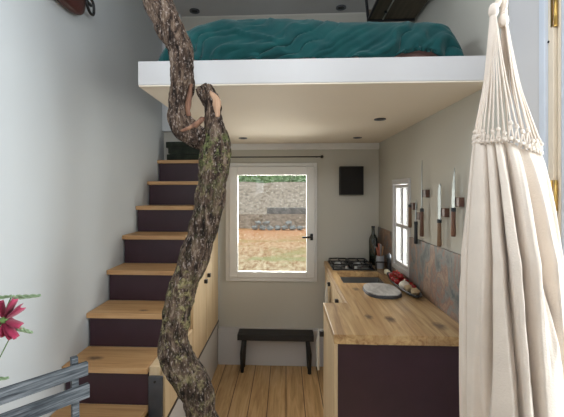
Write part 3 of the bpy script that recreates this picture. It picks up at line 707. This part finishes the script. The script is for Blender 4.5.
# ================================================================== HAMMOCK CHAIR
HY = 1.0
hk = thing('hammock_chair', 'cream cotton hammock chair hanging by knotted cords in front of the kitchen', 'hammock chair')
out = [(150, 470, 540), (165, 468, 543), (200, 465, 548), (240, 462.5, 550.5), (278, 461, 553), (320, 460.5, 556), (350, 460.5, 558.5), (385, 460.5, 560.5), (417, 461, 562)]
prof = []
for v, l, r in out:
    a, b = onY(l, v, HY), onY(r, v, HY); prof.append((a.z, (a.x+b.x)/2+.005, (b.x-a.x)/2*.945))
z_, c_, r_ = prof[-1]
prof += [(0.80, c_+.002, r_), (0.68, c_, r_*.98), (0.58, c_-.005, r_*.85), (0.51, c_-.01, r_*.6), (0.48, c_-.01, r_*.25)]
rows = spline([(z, c, r) for z, c, r in prof], 150)
bm = bmesh.new(); NA = 260; rg = []
for i, (z, c, r) in enumerate(rows):
    row = []; d = i/len(rows)
    for j in range(NA):
        a = 2*pi*j/NA
        ph = 0.55*sin(z*3+2*a)+ z*1.2
        f = noise.noise(Vector((cos(a)*2.6+1.3, sin(a)*2.6, z*.8)))*0.9
        n1 = abs(sin(a*6.5+ph+f*3)); fold = (n1**0.75-.80)*0.72
        n2 = abs(sin(a*17+f*5+z*2)); fold += (n2-.7)*0.17
        amp = min(1, .55+d*3)*(1 if d < .85 else (1-d)/.15)
        k_ = 1+fold*amp*.9
        sidefix = abs(cos(a))**4
        k_ = min(k_*(1-sidefix*.5)+sidefix*.5, 1.0)
        ry = min(0.15, 0.06+d*.35)*(r/0.128)
        zz2 = z + (.014*max(0, 1-abs(cos(a)+.25)*1.6)-.016*cos(a))*max(0, 1-d*4)
        row.append(bm.verts.new((c+cos(a)*r*k_, HY+sin(a)*ry*k_*1.0, zz2)))
    rg.append(row)
for a, b in zip(rg, rg[1:]):
    for j in range(NA): bm.faces.new((a[j], a[(j+1) % NA], b[(j+1) % NA], b[j]))
bm.faces.new(rg[-1])
cl = link('cloth', bm, M['cotton'], hk, True); m = cl.modifiers.new('s', 'SOLIDIFY'); m.thickness = .003; m.offset = -1
ztop = rows[0][0]; cx0 = rows[0][1]; rx0 = rows[0][2]
kA = onY(493.5, 10, HY); kB = onY(503.5, 20, HY)
NCD = 36
for i in range(NCD):
    a = 2*pi*(i+.5)/NCD
    p = Vector((cx0+cos(a)*rx0*.95, HY+sin(a)*.054, ztop+.014*max(0, 1-abs(cos(a)+.25)*1.6)-.016*cos(a)))
    up = 0.012+0.010*(1+sin(i*2.3))+.02*max(0, 1-abs(cos(a))*1.4)
    q = p+Vector((0, 0, up)); top = kA if cos(a) < 0.05 else kB
    mid = q.lerp(top, .5)+Vector((-(q.x-top.x)*.10, 0, -.0)); 
    pts = spline([tuple(q), tuple(q.lerp(top, .25)+Vector((-(q.x-top.x)*.07, 0, 0))), tuple(mid), tuple(top+Vector((cos(a)*.006, sin(a)*.006, 0)))], 14)
    tube('cord', pts, .0021, M['cotton'], hk, 6)
    bm = bmesh.new(); blob(bm, q, .0048, i, .6, 2, (1, 1, 1.4)); blob(bm, p+Vector((0, 0, .004)), .0050, i+40, .6, 2)
    for sgn in (-1, 1):
        p2 = Vector((cx0+cos(a+sgn*pi/NCD)*rx0*.95, HY+sin(a+sgn*pi/NCD)*.054, p.z-.004)); tubem(bm, [q, p2], .0022, 6)
    link('knot', bm, M['cotton'], hk, True)
for top, u0 in ((kA, 500), (kB, 504.5)):
    e = onY(u0, -14, HY); e2 = Vector((kB.x+.004, HY, 2.5))
    pts = spline([tuple(top-Vector((0, 0, .012))), tuple(top+Vector((0, 0, .01))), tuple(e), tuple(e2), (e2.x, HY, ZC-.03)], 40)
    bm = bmesh.new()
    for s_ in range(3):
        tubem(bm, [Vector(q)+Vector((cos(i*.7+s_*2.1)*.0042, sin(i*.7+s_*2.1)*.0042, 0)) for i, q in enumerate(pts)], .0048, 8)
    link('rope', bm, M['cotton'], hk, True)
    bm = bmesh.new(); tubem(bm, [top+Vector((0, 0, q)) for q in (-.018, -.006, .006, .014)], [.009, .0125, .0115, .008], 12); link('whipping', bm, M['cotton'], hk, True)
lathe('ceiling_hook', [(.03, -.03), (.03, -.0005)], M['black'], hk, (kB.x+.004, HY, ZC), 16)

# ================================================================== LEFT WALL OBJECT
lw = thing('leather_pouch', 'dark red leather pouch with a black buckle high on the left wall', 'pouch')
A_, B_ = onX(51, 3, XL+.03), onX(82, 9, XL+.03)
bm = bmesh.new(); q = bmesh.ops.create_uvsphere(bm, u_segments=28, v_segments=16, radius=1)
cyy, czz = (onX(52, 0, XL+.03).y+onX(84, 0, XL+.03).y)/2-.035, onX(72, 13, XL+.03).z+.085
for v_ in q['verts']: v_.co = Vector((XL+.034+v_.co.x*.032, cyy+math.copysign(abs(v_.co.y)**.75, v_.co.y)*.165, czz+math.copysign(abs(v_.co.z)**.8, v_.co.z)*.085))
link('pouch_body', bm, plain('dark_red_leather', (0.055, 0.013, 0.010), 0.4, var=.35, scale=12, bump=.3), lw, True)
bp = onX(90, 7, XL+.04)
bm = bmesh.new(); r1, r2 = .040, .034
loop = [(XL+.04, bp.y-.035, bp.z+.045), (XL+.04, bp.y+.02, bp.z+.045), (XL+.04, bp.y+.04, bp.z+.02), (XL+.04, bp.y+.035, bp.z-.025), (XL+.04, bp.y, bp.z-.03), (XL+.04, bp.y-.035, bp.z+.005)]
tubem(bm, spline(loop+[loop[0]], 40), .0075, 10); tubem(bm, [(XL+.04, bp.y-.06, bp.z+.02), (XL+.04, bp.y+.012, bp.z+.012)], .008, 8)
link('buckle', bm, M['black'], lw, True)

# ================================================================== CHAIR
ch = thing('slatted_chair', 'weathered grey wooden slatted chair in the lower left corner', 'chair')
E1 = onY(86, 366.5, 1.12)                    # right end of upper slat
dirv = Vector((0.648, 0.761, 0)); nrm = Vector((0.761, -0.648, 0))
def slat(zc, l, off, hgt=.040, name='back_slat', extra=0.0):
    c = E1+Vector((0, 0, zc))+nrm*off
    Mx = Matrix.Translation(c) @ Matrix(((dirv.x, nrm.x, 0, 0), (dirv.y, nrm.y, 0, 0), (0, 0, 1, 0), (0, 0, 0, 1)))
    return box(name, (-l, -.008, -hgt/2), (extra, .008, hgt/2), M['weathered'], ch, .002, Mx)
slat(0, .46, .012); slat(-.0715, .46, .007, .042, extra=.006); slat(-.225, .46, .003, .042, extra=.006)
for s_ in (.030, .40):
    b0 = E1-dirv*s_
    tp = b0+Vector((0, 0, .036))-nrm*.014; bt = b0-nrm*.045; bt.z = 0.001; md = b0+nrm*.02; md.z = .46
    bm = bmesh.new(); tubem(bm, [bt, md+Vector((0, 0, -.02)), md.lerp(tp, .5), tp], [.015, .015, .014, .013], 4); 
    link('back_post', bm, M['weathered'], ch, False, .001)
    fb = b0+nrm*.40; fb.z = .001; ft_ = b0+nrm*.36; ft_.z = .445
    bm = bmesh.new(); tubem(bm, [fb, ft_], [.015, .016], 4); link('leg', bm, M['weathered'], ch)
for i in range(6):
    c = E1-dirv*.215; c = c+nrm*(.05+i*.064); c.z = .455
    Mx = Matrix.Translation(c) @ Matrix(((dirv.x, nrm.x, 0, 0), (dirv.y, nrm.y, 0, 0), (0, 0, 1, 0), (0, 0, 0, 1)))
    box('seat_slat', (-.22, -.026, -.008), (.22, .026, .008), M['weathered'], ch, .002, Mx)
for s_ in (.03, .40):
    a = E1-dirv*s_+nrm*.0; b = E1-dirv*s_+nrm*.38; a.z = b.z = .435
    bm = bmesh.new(); tubem(bm, [a, b], .014, 4); link('seat_rail', bm, M['weathered'], ch)

# ================================================================== FLOWERS on a small table (left, mostly outside the frame)
tb = thing('side_table', 'small round table at the lower left carrying the flower vase', 'table', (-0.62, 0.42, 0))
lathe('table_top', [(.21, .70), (.215, .71), (.215, .725), (.21, .728), (0, .728)], M['tread'], tb, (0, 0, 0), 40)
lathe('pedestal', [(.13, 0.001), (.13, .015), (.02, .04), (.02, .699)], M['black'], tb)
vs = thing('flower_vase', 'small vase with flowers at the left edge', 'vase', (-0.60, 0.52, .7285))
lathe('vase_body', [(.03, 0), (.042, .03), (.045, .10), (.022, .17), (.026, .20), (.022, .20), (.018, .17), (.04, .10), (.03, .02), (0, .018)], plain('vase_glaze', (0.5, 0.52, 0.5), .3), vs)
base = Vector((-0.60, 0.52, .90))
MP = cloth('pink_petal', (0.20, 0.006, 0.035), c2=(0.36, 0.06, 0.11)); MG = plain('stem_green', (0.10, 0.17, 0.06), .7); ME = plain('seed_ear', (0.22, 0.30, 0.17), .8, var=.3, scale=60)
FY = 0.62
fc = onY(4, 320, FY)
cf = thing('pink_flower', 'pink flower with drooping petals at the left edge of the view', 'flower')
tube('stem', spline([tuple(base), tuple(base.lerp(fc, .5)+Vector((-.015, 0, .02))), tuple(fc)], 16), .0016, MG, cf, 6)
bm = bmesh.new(); blob(bm, fc, .0062, 3, .3, 3); link('flower_centre', bm, plain('green_centre', (0.12, 0.22, 0.06), .8), cf, True)
for (u, v, wd) in ((13, 297, 5), (22, 306, 6), (20.5, 329, 6), (9, 343, 6), (14.5, 333+9, 5), (-5, 300, 6), (-8, 325, 6), (0, 340, 5)):
    tip = onY(u, v, FY-.012); d = tip-fc; L = d.length*.9; d.normalize(); sd = Vector((0, 1, 0)).cross(d).normalized()
    bm = bmesh.new(); rows_ = []
    for i in range(9):
        f = i/8; ww = .44*wd/F*FY*(0.30+1.1*sin(min(1, f*1.05)*pi*.62))*(1 if f < .9 else .8)
        row = [bm.verts.new(fc+d*(L*f)+sd*ww*t+Vector((0, .004*t*t*4*(1-f*.3)-.006*sin(f*pi), 0))) for t in (-1, -.5, 0, .5, 1)]
        rows_.append(row)
    for a, b in zip(rows_, rows_[1:]):
        for j in range(4): bm.faces.new((a[j], a[j+1], b[j+1], b[j]))
    o = link('petal', bm, MP, cf, True); m = o.modifiers.new('s', 'SOLIDIFY'); m.thickness = .0008
def ear(u0, v0, u1, v1, lb, fy):
    a, b = onY(u0, v0, fy), onY(u1, v1, fy); t = thing('green_seed_spike', lb, 'plant', group='green seed spikes in the vase')
    q = base.lerp(a, .6)+Vector((-.01, 0, .015))
    tube('stem', [tuple(base), tuple(base.lerp(a, .5)+Vector((-.006, 0, .008))), tuple(a+(a-b)*.12), tuple(a), tuple(b)], .0011, MG, t, 6)
    bm = bmesh.new(); n = 26
    for i in range(n):
        p = a.lerp(b, i/(n-1)); r = .0034*(1-.5*i/n)
        for k_ in range(3):
            an = i*2.4+k_*2.09; blob(bm, p+Vector((0, cos(an), sin(an)))*r*.8, r*.75, i, .2, 1, (1.5, 1, 1))
    link('seed_head', bm, ME, t, True)
ear(14, 297.5, 40, 295.5, 'green seed spike reaching right above the pink flower', FY+.01)
ear(17, 328, 32, 332.5, 'green seed spike just below the pink flower', FY+.012)
ear(-9, 299, 11, 296, 'green seed spike behind the pink flower', FY+.03)
ear(-14, 380, 8, 378, 'green seed spike low at the left edge above the chair', FY+.01)

# ================================================================== GARDEN
k = N('leaf_litter_lawn', 0.95, 0, 0.1)
a = k.noise(k.map((2.2, .5, 1)), 3.2, 8, .8); b_ = k.noise(k.co, 0.55, 4, .6); f_ = k.noise(k.map((2, .4, 1)), 9, 5, .8)
c = k.ramp(a, [(0.40, (0.26, 0.15, 0.08)), (0.5, (0.46, 0.34, 0.20)), (0.60, (0.60, 0.50, 0.34))])
c = k.mix(k.ramp(b_, [(0.50, 0.0), (0.60, 0.75)]), c, (0.26, 0.30, 0.13))
sp = k.n('ShaderNodeSeparateXYZ'); k.l(k.co, sp.inputs[0])
c = k.mix(k.math('MULTIPLY', k.ramp(k.math('MULTIPLY', sp.outputs[1], 0.04), [(0.4, 0.0), (0.85, 0.85)]), k.ramp(f_, [(.3, .3), (.6, 1.0)])), c, (0.52, 0.20, 0.08))
k.col(c); k.bump(f_, .8, .05); M['lawn'] = k.m
sbox('floor_garden', (-40, YB+.4, -0.9), (40, 60, -0.7), M['lawn'])
k = N('dry_bank', .95, 0, .1); a = k.noise(k.map((1, .3, 1.6)), 4.5, 8, .8)
k.col(k.ramp(a, [(0.40, (0.17, 0.14, 0.10)), (0.5, (0.33, 0.26, 0.20)), (0.60, (0.46, 0.39, 0.32))])); k.bump(a, .8, .1); M['bank'] = k.m
bm = bmesh.new(); g = {}
for i in range(81):
    for j in range(15):
        f = j/14; x = -10+20*i/80; g[i, j] = bm.verts.new((x, 24+f*3.5+noise.noise(Vector((x*.7, f*4, 1)))*.35, -0.75+f*2.6+noise.noise(Vector((x, f*5, 2)))*.15*(1-f)))
for i in range(80):
    for j in range(14): bm.faces.new((g[i, j], g[i+1, j], g[i+1, j+1], g[i, j+1]))
bk = link('earth_bank', bm, M['bank'], None, True); m = bk.modifiers.new('s', 'SOLIDIFY'); m.thickness = .5; m.offset = -1 
tag(bk, 'dry brown earth bank across the far end of the garden', 'bank')
fl = thing('garden_rail', 'thin grey fence rail along the top of the garden bank', 'fence')
ST = plain('grey_garden_stone', (0.24, 0.25, 0.24), .9, var=.3, scale=6, bump=.5, bs=12)
box('rail', (-9, 28.3, 1.96), (9, 28.36, 2.12), ST, fl, .01)
for i in range(7): box('post', (-8.9+i*2.95, 28.37, -.7), (-8.78+i*2.95, 28.45, 2.12), ST, fl, .01)
# hedge of leafy shrubs
k = N('hedge_leaves', .7, 0, .3); a = k.noise(k.co, 2.2, 5, .7); k.col(k.ramp(a, [(0.35, (0.12, 0.22, 0.08)), (0.52, (0.36, 0.50, 0.24)), (0.65, (0.62, 0.72, 0.50))])); M['leaf'] = k.m
def shrub(x, y, z, r, h, seed, lb):
    rnd = random.Random(seed); t = thing('garden_shrub', lb, 'shrub', (x, y, z), 'shrubs behind the garden bank')
    bm = bmesh.new()
    for i in range(2600):
        u = rnd.uniform(0, 2*pi); w_ = rnd.uniform(-1, 1); q = math.sqrt(1-w_*w_); rr = rnd.uniform(.75, 1.05)
        c = Vector((cos(u)*q*r*rr, sin(u)*q*r*rr*.6, h*.5+w_*h*.5*rr)); s_ = rnd.uniform(.07, .15)
        ax = Vector((rnd.uniform(-1, 1), rnd.uniform(-1, 1), rnd.uniform(-1, 1))).normalized(); bx_ = ax.orthogonal().normalized()
        vv = [bm.verts.new(c+ax*s_), bm.verts.new(c+bx_*s_*.5), bm.verts.new(c-ax*s_), bm.verts.new(c-bx_*s_*.5)]; bm.faces.new(vv)
    link('foliage', bm, M['leaf'], t)
    bm = bmesh.new(); blob(bm, (0, 0, h*.5), 1, seed, .2, 3, (r*.78, r*.45, h*.42)); link('inner_foliage', bm, M['leaf'], t, True)
    tube('stem', [(0, 0, -2.25), (0, 0, h*.5)], .06, ST, t, 8)
names = ['leftmost pale green shrub', 'second pale green shrub from the left', 'middle pale green shrub', 'second pale green shrub from the right', 'rightmost pale green shrub']
for i in range(5): shrub(-5.0+i*2.12, 29.2, 1.55, 0.88, 2.9+.3*sin(i*2), i+1, names[i]+' behind the garden bank')
hg_ = thing('hedge', 'tall pale green hedge far behind the garden shrubs', 'hedge', (0, 33, -.7))
rnd = random.Random(11); bm = bmesh.new()
for i in range(9000):
    c = Vector((rnd.uniform(-8, 8), rnd.uniform(-.6, .6), rnd.uniform(.1, 6.5))); s_ = rnd.uniform(.12, .24)
    ax = Vector((rnd.uniform(-1, 1), rnd.uniform(-1, 1), rnd.uniform(-1, 1))).normalized(); b2 = ax.orthogonal().normalized()
    bm.faces.new([bm.verts.new(c+ax*s_), bm.verts.new(c+b2*s_*.6), bm.verts.new(c-ax*s_), bm.verts.new(c-b2*s_*.6)])
link('foliage', bm, M['leaf'], hg_); box('inner_foliage', (-8, -.3, 0), (8, .3, 6.3), M['leaf'], hg_)
# timber beam and stones
p = onY(286, 211, 22.5)
bmh = box('timber_sleeper', (p.x-1.15, 22.45, p.z-.18), (p.x+1.6, 22.75, p.z+.20), plain('dark_sleeper', (0.14, 0.13, 0.12), .9, var=.4, scale=4, bump=.5, bs=10), None, .03)
wallb = thing('low_stone_wall', 'low grey garden wall carrying the dark timber sleeper', 'garden wall')
box('wall_face', (-5.5, 22.45, -0.75), (5.5, 22.95, p.z-.185), M['bank'], wallb, .03)
tag(bmh, 'dark weathered timber sleeper lying across the garden wall', 'timber')
rs = random.Random(3)
spots = [(255, 'leftmost in the bottom row'), (262.5, 'second from the left in the bottom row'), (270, 'third from the left in the bottom row'), (277.5, 'fourth from the left in the bottom row'), (285, 'middle of the right half of the bottom row'), (292.5, 'second from the right in the bottom row'), (300, 'rightmost in the bottom row'),
  (258.7, 'leftmost on top of the others'), (266.3, 'second from the left on top of the others'), (288.7, 'right hand one on top of the others')]
for i, (u, lb) in enumerate(spots):
    q = onY(u, 220, 21.6); up = i >= 7; bm = bmesh.new(); blob(bm, (0, 0, 0),   .165, i+2, .8, 3, (1.05, .9, .72)); o = link('garden_stone', bm, ST, None, True)
    o.location = (q.x, 21.5, -.7+.14+(.27 if up else 0))
    tag(o, 'grey stone before the garden wall, '+lb, 'stone', 'grey stones in the garden')
